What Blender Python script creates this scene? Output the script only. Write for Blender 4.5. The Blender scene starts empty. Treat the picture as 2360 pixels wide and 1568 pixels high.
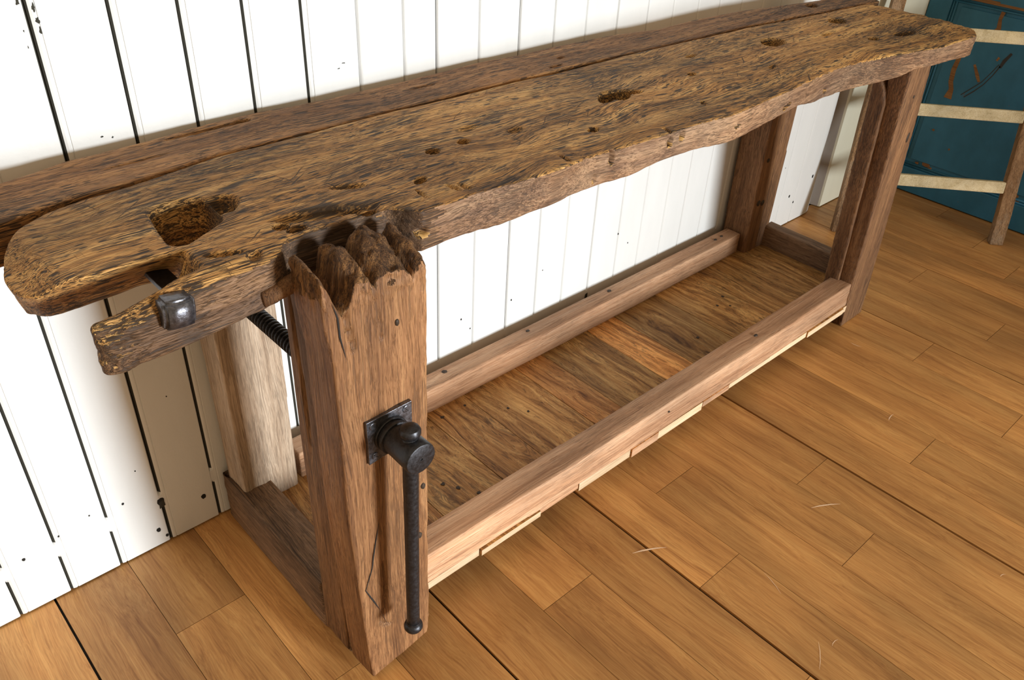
import bpy, bmesh, math, random
import numpy as np
from mathutils import Vector, Matrix
from mathutils.geometry import delaunay_2d_cdt
random.seed(7)
S = bpy.context.scene
COL = S.collection
PI = math.pi

# ------------------------------------------------------------------ view settings
S.view_settings.view_transform = 'Standard'
S.view_settings.look = 'None'
S.view_settings.gamma = 1
S.view_settings.exposure = 0.0
S.view_settings.use_curve_mapping = False

# ------------------------------------------------------------------ node helpers
class NT:
    def __init__(self, mat):
        mat.use_nodes = True
        self.t = mat.node_tree
        self.t.nodes.clear()
    def n(self, kind, **kw):
        nd = self.t.nodes.new(kind)
        for k, v in kw.items():
            if k in nd.inputs.keys():
                self.set(nd.inputs[k], v)
            else:
                setattr(nd, k, v)
        return nd
    def set(self, inp, v):
        if isinstance(v, bpy.types.NodeSocket):
            self.t.links.new(v, inp)
        else:
            inp.default_value = v
    def math(self, op, a, b=None, clamp=False):
        nd = self.t.nodes.new('ShaderNodeMath'); nd.operation = op; nd.use_clamp = clamp
        self.set(nd.inputs[0], a)
        if b is not None: self.set(nd.inputs[1], b)
        return nd.outputs[0]
    def ramp(self, fac, stops, interp='LINEAR'):
        nd = self.t.nodes.new('ShaderNodeValToRGB'); cr = nd.color_ramp; cr.interpolation = interp
        while len(cr.elements) < len(stops): cr.elements.new(0.5)
        for e, (p, c) in zip(cr.elements, stops):
            e.position = p
            e.color = (c, c, c, 1) if isinstance(c, (int, float)) else (*c, 1)
        self.set(nd.inputs[0], fac)
        return nd.outputs[0]
    def mix(self, fac, a, b, blend='MIX'):
        nd = self.t.nodes.new('ShaderNodeMix'); nd.data_type = 'RGBA'; nd.blend_type = blend
        self.set(nd.inputs[0], fac)
        for i, v in ((6, a), (7, b)):
            if isinstance(v, tuple): v = (*v[:3], 1)
            self.set(nd.inputs[i], v)
        return nd.outputs[2]
    def scaled(self, vec, s):
        nd = self.t.nodes.new('ShaderNodeVectorMath'); nd.operation = 'MULTIPLY'
        self.set(nd.inputs[0], vec); nd.inputs[1].default_value = s
        return nd.outputs[0]
    def vadd(self, a, b):
        nd = self.t.nodes.new('ShaderNodeVectorMath'); nd.operation = 'ADD'
        self.set(nd.inputs[0], a); self.set(nd.inputs[1], b)
        return nd.outputs[0]
    def noise(self, vec, scale=1.0, detail=4.0, rough=0.55, dist=0.0):
        nd = self.t.nodes.new('ShaderNodeTexNoise')
        self.set(nd.inputs['Vector'], vec); nd.inputs['Scale'].default_value = scale
        nd.inputs['Detail'].default_value = detail; nd.inputs['Roughness'].default_value = rough
        nd.inputs['Distortion'].default_value = dist
        return nd.outputs['Fac']
    def bump(self, height, strength=0.5, distance=0.002, normal=None):
        nd = self.t.nodes.new('ShaderNodeBump')
        nd.inputs['Strength'].default_value = strength; nd.inputs['Distance'].default_value = distance
        self.set(nd.inputs['Height'], height)
        if normal is not None: self.set(nd.inputs['Normal'], normal)
        return nd.outputs[0]
    def out(self, color, rough=0.6, metal=0.0, normal=None, spec=0.5):
        b = self.t.nodes.new('ShaderNodeBsdfPrincipled'); o = self.t.nodes.new('ShaderNodeOutputMaterial')
        if isinstance(color, tuple): color = (*color[:3], 1)
        self.set(b.inputs['Base Color'], color); self.set(b.inputs['Roughness'], rough)
        self.set(b.inputs['Metallic'], metal); self.set(b.inputs['Specular IOR Level'], spec)
        if normal is not None: self.set(b.inputs['Normal'], normal)
        self.t.links.new(b.outputs[0], o.inputs[0])

def wood(name, axis, dark, mid, light, crack=0.5, blotch=0.0, pits=0.0, scratch=0.0, rough=0.6, bump=0.5, tone=None, tint=None, rw=0.55,
         coord=None, dark_patch=None, fine=1.0, crackcol=(0.016, 0.010, 0.007), warp=0.02, spec=0.3, seed=0.0, ring=1.0, grey=0.0, pale=None):
    m = bpy.data.materials.new(name); T = NT(m)
    tc = T.n('ShaderNodeTexCoord').outputs['Object']
    sep = T.n('ShaderNodeSeparateXYZ', Vector=tc)
    order = {'X': (0, 1, 2), 'Y': (1, 0, 2), 'Z': (2, 0, 1)}[axis]
    cmb = T.n('ShaderNodeCombineXYZ')
    for i, k in enumerate(order): T.set(cmb.inputs[i], sep.outputs[k])
    base = cmb.outputs[0]
    if coord: base = T.n('ShaderNodeAttribute', attribute_name=coord).outputs['Vector']
    st = T.n('ShaderNodeAttribute', attribute_name=dark_patch).outputs['Fac'] if dark_patch else None
    if tone:
        at = T.n('ShaderNodeAttribute', attribute_name=tone)
        off = T.scaled(at.outputs['Color'], (7.0, 3.0, 5.0))
        base = T.vadd(base, off)
    base = T.vadd(base, (seed, seed * 1.7, seed * 0.6))
    wv = T.n('ShaderNodeTexNoise'); T.set(wv.inputs['Vector'], T.scaled(base, (2.2, 7, 7))); wv.inputs['Scale'].default_value = 1.0
    wv.inputs['Detail'].default_value = 3
    wsub = T.vadd(wv.outputs['Color'], (-0.5, -0.5, -0.5))
    v = T.vadd(base, T.scaled(wsub, (warp, warp * 1.8, warp * 1.8)))
    rings = T.noise(T.scaled(v, (1.1 * ring, 34 * ring, 34 * ring)), 1.0, 6, 0.62, 0.6)
    fib = T.noise(T.scaled(v, (6 * fine, 360 * fine, 360 * fine)), 1.0, 3, 0.6)
    tonen = T.noise(T.scaled(base, (2.0, 6, 6)), 1.0, 3, 0.5)
    g = T.math('ADD', T.math('MULTIPLY', rings, rw), T.math('MULTIPLY', fib, 1 - rw))
    col = T.ramp(g, [(0.33, dark), (0.47, mid), (0.62, light)])
    tv = T.ramp(tonen, [(0.3, 0.62), (0.7, 1.18)])
    col = T.mix(1.0, col, tv, 'MULTIPLY')
    if pale is not None:
        pn = T.noise(T.scaled(base, (5, 9, 9)), 1.0, 5, 0.65)
        col = T.mix(T.ramp(pn, [(0.52, 0.0), (0.70, 0.5)]), col, pale)
    if tone:
        tt = T.ramp(at.outputs['Fac'], [(0.0, 0.5), (1.0, 1.4)])
        col = T.mix(1.0, col, tt, 'MULTIPLY')
    if tint: col = T.mix(1.0, col, T.n('ShaderNodeAttribute', attribute_name=tint).outputs['Color'], 'MULTIPLY')
    if grey > 0:
        gn = T.noise(T.scaled(base, (3, 8, 8)), 1.3, 4, 0.6)
        gm = T.math('MULTIPLY', T.ramp(gn, [(0.42, 0.0), (0.62, 1.0)]), grey)
        col = T.mix(gm, col, (0.10, 0.075, 0.06))
    dk = None
    if crack > 0:
        c2 = T.noise(T.scaled(base, (3.2, 9, 9)), 1.0, 4, 0.6)
        cm = T.math('MULTIPLY', T.math('SUBTRACT', c2, 0.5), 0.55)
        if st is not None: cm = T.math('ADD', cm, T.math('MULTIPLY', st, 0.16))
        c1 = T.noise(T.scaled(v, (15, 430, 430)), 1.0, 2.0, 0.5)
        k1 = T.ramp(T.math('ADD', c1, cm), [(0.585, 0.0), (0.645, 1.0)])
        c3 = T.noise(T.scaled(v, (36, 950, 950)), 1.0, 1.0, 0.5)
        k2 = T.math('MULTIPLY', T.ramp(T.math('ADD', c3, T.math('MULTIPLY', cm, 0.6)), [(0.56, 0.0), (0.66, 1.0)]), 0.8)
        dk = T.math('MULTIPLY', T.math('MAXIMUM', k1, k2), crack, True)
    if blotch > 0:
        b1 = T.noise(T.scaled(v, (26, 120, 120)), 1.0, 4, 0.65)
        b2 = T.noise(T.scaled(base, (2.6, 8, 8)), 1.0, 2, 0.5)
        bt = T.math('ADD', b1, T.math('MULTIPLY', T.math('SUBTRACT', b2, 0.5), 0.55))
        bm_ = T.math('MULTIPLY', T.ramp(bt, [(0.60, 0.0), (0.70, 1.0)]), blotch, True)
        dk = bm_ if dk is None else T.math('MAXIMUM', dk, bm_)
    if pits > 0:
        for sx, sy, lim in ((20, 95, 0.24), (34, 170, 0.22)):
            vo = T.n('ShaderNodeTexVoronoi'); T.set(vo.inputs['Vector'], T.scaled(v, (sx, sy, sy))); vo.inputs['Scale'].default_value = 1.0
            rc = T.n('ShaderNodeSeparateXYZ', Vector=vo.outputs['Color']).outputs[0]
            rad = T.math('MULTIPLY', T.math('SUBTRACT', rc, 0.45), 0.62)
            if st is not None: rad = T.math('ADD', rad, T.math('MULTIPLY', st, 0.12))
            pk = T.math('MULTIPLY', T.ramp(T.math('SUBTRACT', rad, vo.outputs['Distance']), [(0.0, 0.0), (0.07, 1.0)]), pits, True)
            dk = T.math('MAXIMUM', dk, pk)
    if scratch > 0:
        nz = T.n('ShaderNodeSeparateXYZ', Vector=T.n('ShaderNodeNewGeometry').outputs['True Normal']).outputs[2]
        up = T.ramp(nz, [(0.55, 0.0), (0.8, 1.0)])
        cl = T.noise(T.scaled(base, (5, 7, 7)), 1.0, 2, 0.5)
        cl = T.math('MULTIPLY', T.ramp(cl, [(0.46, 0.0), (0.58, 1.0)]), up)
        for ang, sx, sy, thr in ((0.75, 11, 260, 0.70), (-0.6, 10, 240, 0.70), (1.25, 16, 300, 0.715)):
            mp = T.n('ShaderNodeMapping'); T.set(mp.inputs['Vector'], T.vadd(base, T.scaled(wsub, (.05, .05, 0)))); mp.inputs['Rotation'].default_value = (0, 0, ang)
            sn = T.noise(T.scaled(mp.outputs[0], (sx, sy, 2)), 1.0, 1.0, 0.5)
            smk = T.math('MULTIPLY', T.math('MULTIPLY', T.ramp(sn, [(thr, 0.0), (thr + 0.05, 1.0)]), scratch), cl, True)
            dk = T.math('MAXIMUM', dk, smk)
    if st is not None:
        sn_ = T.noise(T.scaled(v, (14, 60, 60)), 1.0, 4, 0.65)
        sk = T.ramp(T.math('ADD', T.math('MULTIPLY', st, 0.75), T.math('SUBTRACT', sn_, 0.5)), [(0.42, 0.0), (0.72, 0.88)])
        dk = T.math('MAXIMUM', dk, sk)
    h = T.math('MULTIPLY', g, 0.8)
    if dk is not None:
        col = T.mix(dk, col, crackcol)
        h = T.math('SUBTRACT', h, T.math('MULTIPLY', dk, 0.9))
    nrm = T.bump(h, bump, 0.003)
    rg = T.ramp(g, [(0.3, min(1, rough + 0.12)), (0.65, rough)])
    T.out(col, rg, 0.0, nrm, spec)
    return m

def plain(name, col, rough=0.5, metal=0.0, var=0.15, vscale=40, bump=0.1, spec=0.5):
    m = bpy.data.materials.new(name); T = NT(m)
    tc = T.n('ShaderNodeTexCoord').outputs['Object']
    n1 = T.noise(tc, vscale, 5, 0.6)
    lo = tuple(c * (1 - var) for c in col); hi = tuple(min(1, c * (1 + var)) for c in col)
    c = T.ramp(n1, [(0.3, lo), (0.7, hi)])
    rr = T.ramp(n1, [(0.3, max(0.05, rough - 0.1)), (0.7, min(1, rough + 0.1))])
    T.out(c, rr, metal, T.bump(n1, bump, 0.002), spec)
    return m

# ------------------------------------------------------------------ geometry helpers
def empty(name, loc, **props):
    o = bpy.data.objects.new(name, None); COL.objects.link(o); o.location = loc; o.empty_display_size = 0.1
    for k, v in props.items(): o[k] = v
    return o

def link(name, me, mats, parent=None, smooth=False, **props):
    """Link mesh (built in world coordinates) as an object; children keep the parent's origin."""
    o = bpy.data.objects.new(name, me); COL.objects.link(o)
    if not isinstance(mats, (list, tuple)): mats = [mats]
    for m in mats: me.materials.append(m)
    if smooth:
        me.polygons.foreach_set('use_smooth', [True] * len(me.polygons))
        if smooth == 'angle': me.set_sharp_from_angle(angle=.55)
    if parent is not None:
        o.parent = parent
        off = parent_world(parent)
        me.transform(Matrix.Translation(-off))
    for k, v in props.items(): o[k] = v
    return o

def parent_world(p):
    v = Vector((0, 0, 0))
    while p is not None:
        v += Vector(p.location); p = p.parent
    return v

def tomesh(bm, name='m'):
    me = bpy.data.meshes.new(name); bmesh.ops.recalc_face_normals(bm, faces=bm.faces[:]); bm.to_mesh(me); bm.free(); return me

def hexa(bm, pts, mat=0):
    """8 points: bottom 4 (ccw from above) then top 4"""
    v = [bm.verts.new(p) for p in pts]
    fs = []
    for f in ((3, 2, 1, 0), (4, 5, 6, 7), (0, 1, 5, 4), (1, 2, 6, 5), (2, 3, 7, 6), (3, 0, 4, 7)):
        fc = bm.faces.new([v[i] for i in f]); fc.material_index = mat; fs.append(fc)
    return v, fs

def box(bm, x0, x1, y0, y1, z0, z1, mat=0):
    return hexa(bm, [(x0, y0, z0), (x1, y0, z0), (x1, y1, z0), (x0, y1, z0), (x0, y0, z1), (x1, y0, z1), (x1, y1, z1), (x0, y1, z1)], mat)

def bevel(bm, w, seg=2):
    bmesh.ops.bevel(bm, geom=bm.edges[:], offset=w, segments=seg, affect='EDGES', profile=0.6)

def prism(bm, outline, zb, zt, holes=()):
    """outline: list of (x, y) simple polygon with optional holes, extruded from zb to zt"""
    loops = []
    for k, lp in enumerate([outline] + list(holes)):
        pts = [Vector(p) for p in lp]
        area = sum(pts[i].x * pts[(i + 1) % len(pts)].y - pts[(i + 1) % len(pts)].x * pts[i].y for i in range(len(pts)))
        if (area < 0) != (k > 0): pts.reverse()
        loops.append(pts)
    allp = []; faces = []
    for lp in loops:
        faces.append(list(range(len(allp), len(allp) + len(lp)))); allp += lp
    edges = [(f[i], f[(i + 1) % len(f)]) for f in faces for i in range(len(f))]
    r = delaunay_2d_cdt(allp, edges, faces[:1], 1, 1e-6)
    vs, fs = r[0], r[2]
    def inside(q, poly):
        c = False; m = len(poly)
        for i in range(m):
            p1, p2 = poly[i], poly[(i + 1) % m]
            if (p1.y > q.y) != (p2.y > q.y) and q.x < (p2.x - p1.x) * (q.y - p1.y) / (p2.y - p1.y) + p1.x: c = not c
        return c
    fs = [f for f in fs if not any(inside(sum((vs[i] for i in f), Vector((0, 0))) / len(f), h) for h in loops[1:])]
    b = [bm.verts.new((p.x, p.y, zb)) for p in vs]; t = [bm.verts.new((p.x, p.y, zt)) for p in vs]
    cnt = {}
    for f in fs:
        bm.faces.new([t[i] for i in f]); bm.faces.new([b[i] for i in reversed(f)])
        for i in range(len(f)):
            e = (f[i], f[(i + 1) % len(f)]); cnt[e] = cnt.get(e, 0) + 1
    for (i, j) in cnt:
        if (j, i) not in cnt: bm.faces.new([b[i], b[j], t[j], t[i]])

def disc(bm, c, nrm, r, mat=0, rx=None, seg=14, jit=0.12, up=Vector((0, 0, 1)), h=0.0006):
    """a thin irregular plug head, proud by h, for nail holes and knots"""
    n = Vector(nrm).normalized()
    u = up.cross(n)
    if u.length < 1e-4: u = Vector((1, 0, 0))
    u.normalize(); w = n.cross(u)
    c = Vector(c); vs = []
    ring = []
    for k in range(seg):
        a = 2 * PI * k / seg; rr = 1 + random.uniform(-jit, jit)
        ring.append(u * math.cos(a) * r * rr + w * math.sin(a) * (rx or r) * rr)
    t = [bm.verts.new(c + q + n * h) for q in ring]
    b = [bm.verts.new(c + q * 1.05 - n * 0.002) for q in ring]
    f = bm.faces.new(t); f.material_index = mat
    for k in range(seg):
        f = bm.faces.new([b[k], b[(k + 1) % seg], t[(k + 1) % seg], t[k]]); f.material_index = mat

def lathe(bm, prof, origin, axis, seg=40, mat=0):
    """prof: list of (distance along axis, radius)"""
    ax = Vector(axis).normalized(); u = ax.orthogonal().normalized(); w = ax.cross(u); o = Vector(origin)
    rings = []
    for d, r in prof:
        if r < 1e-6: rings.append([bm.verts.new(o + ax * d)])
        else: rings.append([bm.verts.new(o + ax * d + (u * math.cos(2 * PI * k / seg) + w * math.sin(2 * PI * k / seg)) * r) for k in range(seg)])
    for a, b in zip(rings[:-1], rings[1:]):
        for k in range(seg):
            j = (k + 1) % seg
            if len(a) == 1 and len(b) > 1: f = bm.faces.new([a[0], b[k], b[j]])
            elif len(b) == 1 and len(a) > 1: f = bm.faces.new([a[k], a[j], b[0]])
            else: f = bm.faces.new([a[k], a[j], b[j], b[k]])
            f.material_index = mat
    for r in (rings[0], rings[-1]):
        if len(r) > 1:
            f = bm.faces.new(r); f.material_index = mat

def vox(bm, size):
    """unite closed shells into one evenly meshed solid"""
    me = tomesh(bm, 'tmp'); o = bpy.data.objects.new('tmp_solid', me); COL.objects.link(o)
    md = o.modifiers.new('r', 'REMESH'); md.mode = 'VOXEL'; md.voxel_size = size; md.adaptivity = 0
    dg = bpy.context.evaluated_depsgraph_get()
    m2 = bpy.data.meshes.new_from_object(o.evaluated_get(dg))
    bpy.data.objects.remove(o); bpy.data.meshes.remove(me)
    return m2

def getco(me):
    a = np.empty(len(me.vertices) * 3, np.float32); me.vertices.foreach_get('co', a); return a.reshape(-1, 3).astype(np.float64)
def setco(me, P):
    me.vertices.foreach_set('co', P.astype(np.float32).ravel()); me.update()
def normals(me):
    a = np.empty(len(me.vertices) * 3, np.float32); me.vertex_normals.foreach_get('vector', a); return a.reshape(-1, 3).astype(np.float64)
def relax(me, it, f=0.5):
    P = getco(me); E = np.empty(len(me.edges) * 2, np.int32); me.edges.foreach_get('vertices', E); E = E.reshape(-1, 2)
    deg = np.bincount(E.ravel(), minlength=len(P)).astype(float)[:, None]
    for _ in range(it):
        A = np.zeros_like(P)
        for k in range(3):
            A[:, k] = np.bincount(E[:, 0], P[E[:, 1], k], len(P)) + np.bincount(E[:, 1], P[E[:, 0], k], len(P))
        P = P + f * (A / np.maximum(deg, 1) - P)
    setco(me, P)

def vnoise(P, seed=0):
    """value noise in [-1, 1]"""
    i = np.floor(P).astype(np.int64); f = P - i; f = f * f * (3 - 2 * f)
    def h(x, y, z):
        n = (x * 374761393 + y * 668265263 + z * 2147483647 + seed * 974711) & 0xffffffff
        n = ((n ^ (n >> 13)) * 1274126177) & 0xffffffff
        n = n ^ (n >> 16)
        return (n & 0xffff) / 32767.5 - 1
    r = 0
    for dx in (0, 1):
        for dy in (0, 1):
            for dz in (0, 1):
                w = (f[:, 0] if dx else 1 - f[:, 0]) * (f[:, 1] if dy else 1 - f[:, 1]) * (f[:, 2] if dz else 1 - f[:, 2])
                r = r + w * h(i[:, 0] + dx, i[:, 1] + dy, i[:, 2] + dz)
    return r
def fbm(P, sc, seed=0, oct=3):
    P = P * np.array(sc); r = 0; a = 1
    for k in range(oct):
        r = r + a * vnoise(P, seed + k * 17); P = P * 2.03; a *= 0.5
    return r / 1.75
def sstep(a, b, x):
    t = np.clip((x - a) / (b - a), 0, 1); return t * t * (3 - 2 * t)

def rough_solid(bm, size, axis, amp=0.0012, it=3, seed=0, low=0.002):
    """worn timber: united, softened edges, fibrous unevenness along its grain axis"""
    me = vox(bm, size); relax(me, it)
    P = getco(me); N = normals(me)
    sc = [26, 26, 26]; sc['XYZ'.index(axis)] = 3.0
    sf = [150, 150, 150]; sf['XYZ'.index(axis)] = 10.0
    d = fbm(P, sc, seed) * low + fbm(P, sf, seed + 5, 2) * amp
    setco(me, P + N * d[:, None])
    return me

# ------------------------------------------------------------------ materials
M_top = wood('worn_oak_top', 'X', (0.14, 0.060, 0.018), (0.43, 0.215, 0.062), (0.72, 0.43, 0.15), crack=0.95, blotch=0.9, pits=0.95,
             scratch=0.85, rough=0.6, bump=0.9, warp=0.035, coord='gco', dark_patch='dark_patch')
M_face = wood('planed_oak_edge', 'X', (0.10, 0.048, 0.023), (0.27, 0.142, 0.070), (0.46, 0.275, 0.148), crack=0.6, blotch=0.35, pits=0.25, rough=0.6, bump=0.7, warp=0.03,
              coord='gco', dark_patch='dark_patch', seed=2.7, grey=0.3, pale=(0.46, 0.30, 0.175))
M_prong = wood('worn_oak_prong', 'X', (0.065, 0.030, 0.013), (0.175, 0.088, 0.038), (0.32, 0.175, 0.082), crack=0.7, blotch=0.4, pits=0.35, rough=0.6, bump=0.8, warp=0.03,
               coord='gco', dark_patch='dark_patch', seed=1.2, grey=0.35)
M_rot = wood('rotted_oak', 'Z', (0.035, 0.016, 0.007), (0.125, 0.058, 0.022), (0.30, 0.150, 0.055), crack=0.6, blotch=0.7, pits=0.4, rough=0.85, bump=1.0, fine=.5, warp=.05, seed=4.9)
M_back = wood('worn_oak_rear', 'X', (0.085, 0.036, 0.013), (0.25, 0.115, 0.040), (0.44, 0.23, 0.085), crack=0.95, blotch=0.7, pits=0.8,
              scratch=0.3, rough=0.62, bump=0.8, seed=3.3, warp=0.03)
M_jaw = wood('oak_jaw', 'Z', (0.115, 0.044, 0.015), (0.26, 0.118, 0.046), (0.43, 0.22, 0.094), crack=0.42, blotch=0.2, rough=0.55, bump=0.6, seed=1.7, warp=0.03)
M_leg = wood('oak_leg_dark', 'Z', (0.085, 0.038, 0.015), (0.19, 0.09, 0.038), (0.30, 0.155, 0.068), crack=0.55, blotch=0.2, rough=0.6, bump=0.6, seed=5.1)
M_pale = wood('oak_leg_pale', 'Z', (0.27, 0.18, 0.115), (0.44, 0.32, 0.22), (0.58, 0.45, 0.33), crack=0.35, blotch=0.15, rough=0.65, bump=0.5, seed=7.9)
M_rail = wood('oak_rail', 'X', (0.28, 0.130, 0.062), (0.48, 0.26, 0.138), (0.63, 0.39, 0.235), crack=0.35, blotch=0.1, rough=0.6, bump=0.35, seed=2.2)
M_erail = wood('oak_end_rail', 'Y', (0.09, 0.05, 0.026), (0.21, 0.12, 0.064), (0.34, 0.205, 0.115), crack=0.55, blotch=0.45, rough=0.65, bump=0.6, seed=4.4)
M_shelf = wood('pine_shelf', 'Y', (0.17, 0.068, 0.018), (0.48, 0.235, 0.070), (0.76, 0.45, 0.165), crack=0.55, blotch=0.55, rough=0.5, bump=0.35,
               tone='tone', tint='tint', rw=0.8, fine=0.5, seed=6.0, ring=1.9, warp=0.07)
M_sawn = wood('sawn_end', 'X', (0.44, 0.29, 0.155), (0.60, 0.43, 0.26), (0.72, 0.55, 0.36), crack=0.15, rough=0.75, bump=0.3)
M_floor = wood('floor_board', 'Y', (0.36, 0.150, 0.042), (0.56, 0.265, 0.079), (0.70, 0.37, 0.122), crack=0.18, blotch=0.0, rough=0.40, bump=0.06,
               tone='tone', fine=0.9, warp=0.04, spec=0.45, ring=1.1, crackcol=(0.12, 0.045, 0.012))
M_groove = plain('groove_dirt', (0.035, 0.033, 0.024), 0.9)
M_gap = plain('joint_dark', (0.012, 0.009, 0.006), 0.9)
M_hole = plain('hole_dark', (0.012, 0.010, 0.008), 0.9)
M_knot = plain('knot_dark', (0.035, 0.02, 0.01), 0.7)
M_iron = plain('dark_iron', (0.040, 0.040, 0.044), 0.42, 0.75, 0.35, 160, 0.25)
M_iron_grey = plain('worn_iron', (0.13, 0.13, 0.145), 0.36, 0.85, 0.4, 150, 0.4)  # lighter grey iron of the plate, its screws and the bolt head
M_steel = plain('grey_nail', (0.3, 0.31, 0.32), 0.5, 0.8, 0.3)
M_scratch = plain('floor_scuff', (0.85, 0.62, 0.42), 0.6)

def wall_mat(name, base, chip=(0.2, 0.2, 0.17)):
    m = bpy.data.materials.new(name); T = NT(m)
    tc = T.n('ShaderNodeTexCoord').outputs['Object']
    n1 = T.noise(T.scaled(tc, (14, 14, 4)), 1.0, 4, 0.6)
    n2 = T.noise(tc, 160, 3, 0.6)
    n3 = T.noise(tc, 46, 4, 0.7)
    lo = tuple(c * 0.95 for c in base)
    c = T.ramp(n1, [(0.35, lo), (0.65, base)])
    c = T.mix(T.math('MULTIPLY', T.ramp(n3, [(0.735, 0.0), (0.76, 1.0)]), 0.7), c, chip)
    h = T.math('ADD', T.math('MULTIPLY', n2, 0.5), n1)
    T.out(c, 0.42, 0, T.bump(h, 0.18, 0.003), 0.4)
    return m
M_wall = wall_mat('white_gloss_paint', (0.76, 0.765, 0.745))
M_cream = wall_mat('cream_paint', (0.74, 0.71, 0.56))

M_hollow_shade = wall_mat('hollow_shade_grey', (0.40, 0.36, 0.32))  # grey paints in the shading on the hollow's deeper side
def blue_mat():
    m = bpy.data.materials.new('worn_blue_paint'); T = NT(m)
    tc = T.n('ShaderNodeTexCoord').outputs['Object']
    n1 = T.noise(T.scaled(tc, (8, 8, 5)), 1.0, 4, 0.6)
    n2 = T.noise(T.scaled(tc, (34, 34, 20)), 1.0, 5, 0.65)
    n3 = T.noise(tc, 220, 2, 0.6)
    c = T.ramp(n1, [(0.3, (0.018, 0.105, 0.17)), (0.7, (0.03, 0.15, 0.25))])
    wr = T.ramp(n2, [(0.70, 0.0), (0.72, 1.0)])
    c = T.mix(wr, c, (0.16, 0.075, 0.025))
    T.out(c, 0.5, 0, T.bump(n3, 0.15, 0.002), 0.4)
    return m
M_blue = blue_mat()
M_bare = wood('bare_door_wood', 'Y', (0.14, 0.06, 0.02), (0.22, 0.1, 0.035), (0.3, 0.15, 0.05), crack=0.3, rough=0.7)
M_scuffd = plain('door_dark_rub', (0.03, 0.025, 0.022), 0.8)
M_stile = wood('ladder_stile', 'Z', (0.13, 0.065, 0.025), (0.26, 0.14, 0.06), (0.38, 0.23, 0.11), crack=0.5, blotch=0.4, rough=0.7, bump=0.5, seed=8.3,
               pale=(0.42, 0.36, 0.27))
M_rung = wood('ladder_rung', 'X', (0.42, 0.33, 0.17), (0.62, 0.51, 0.30), (0.74, 0.64, 0.42), crack=0.25, rough=0.65, bump=0.4, seed=9.1)

# ------------------------------------------------------------------ room: floor
def tone_attr(me, vals):
    ca = me.color_attributes.new('tone', 'FLOAT_COLOR', 'CORNER')
    d = np.zeros((len(me.loops), 4), np.float32)
    for p, v in zip(me.polygons, vals):
        d[p.loop_start:p.loop_start + p.loop_total] = (v, v, v, 1)
    ca.data.foreach_set('color', d.ravel())

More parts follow.
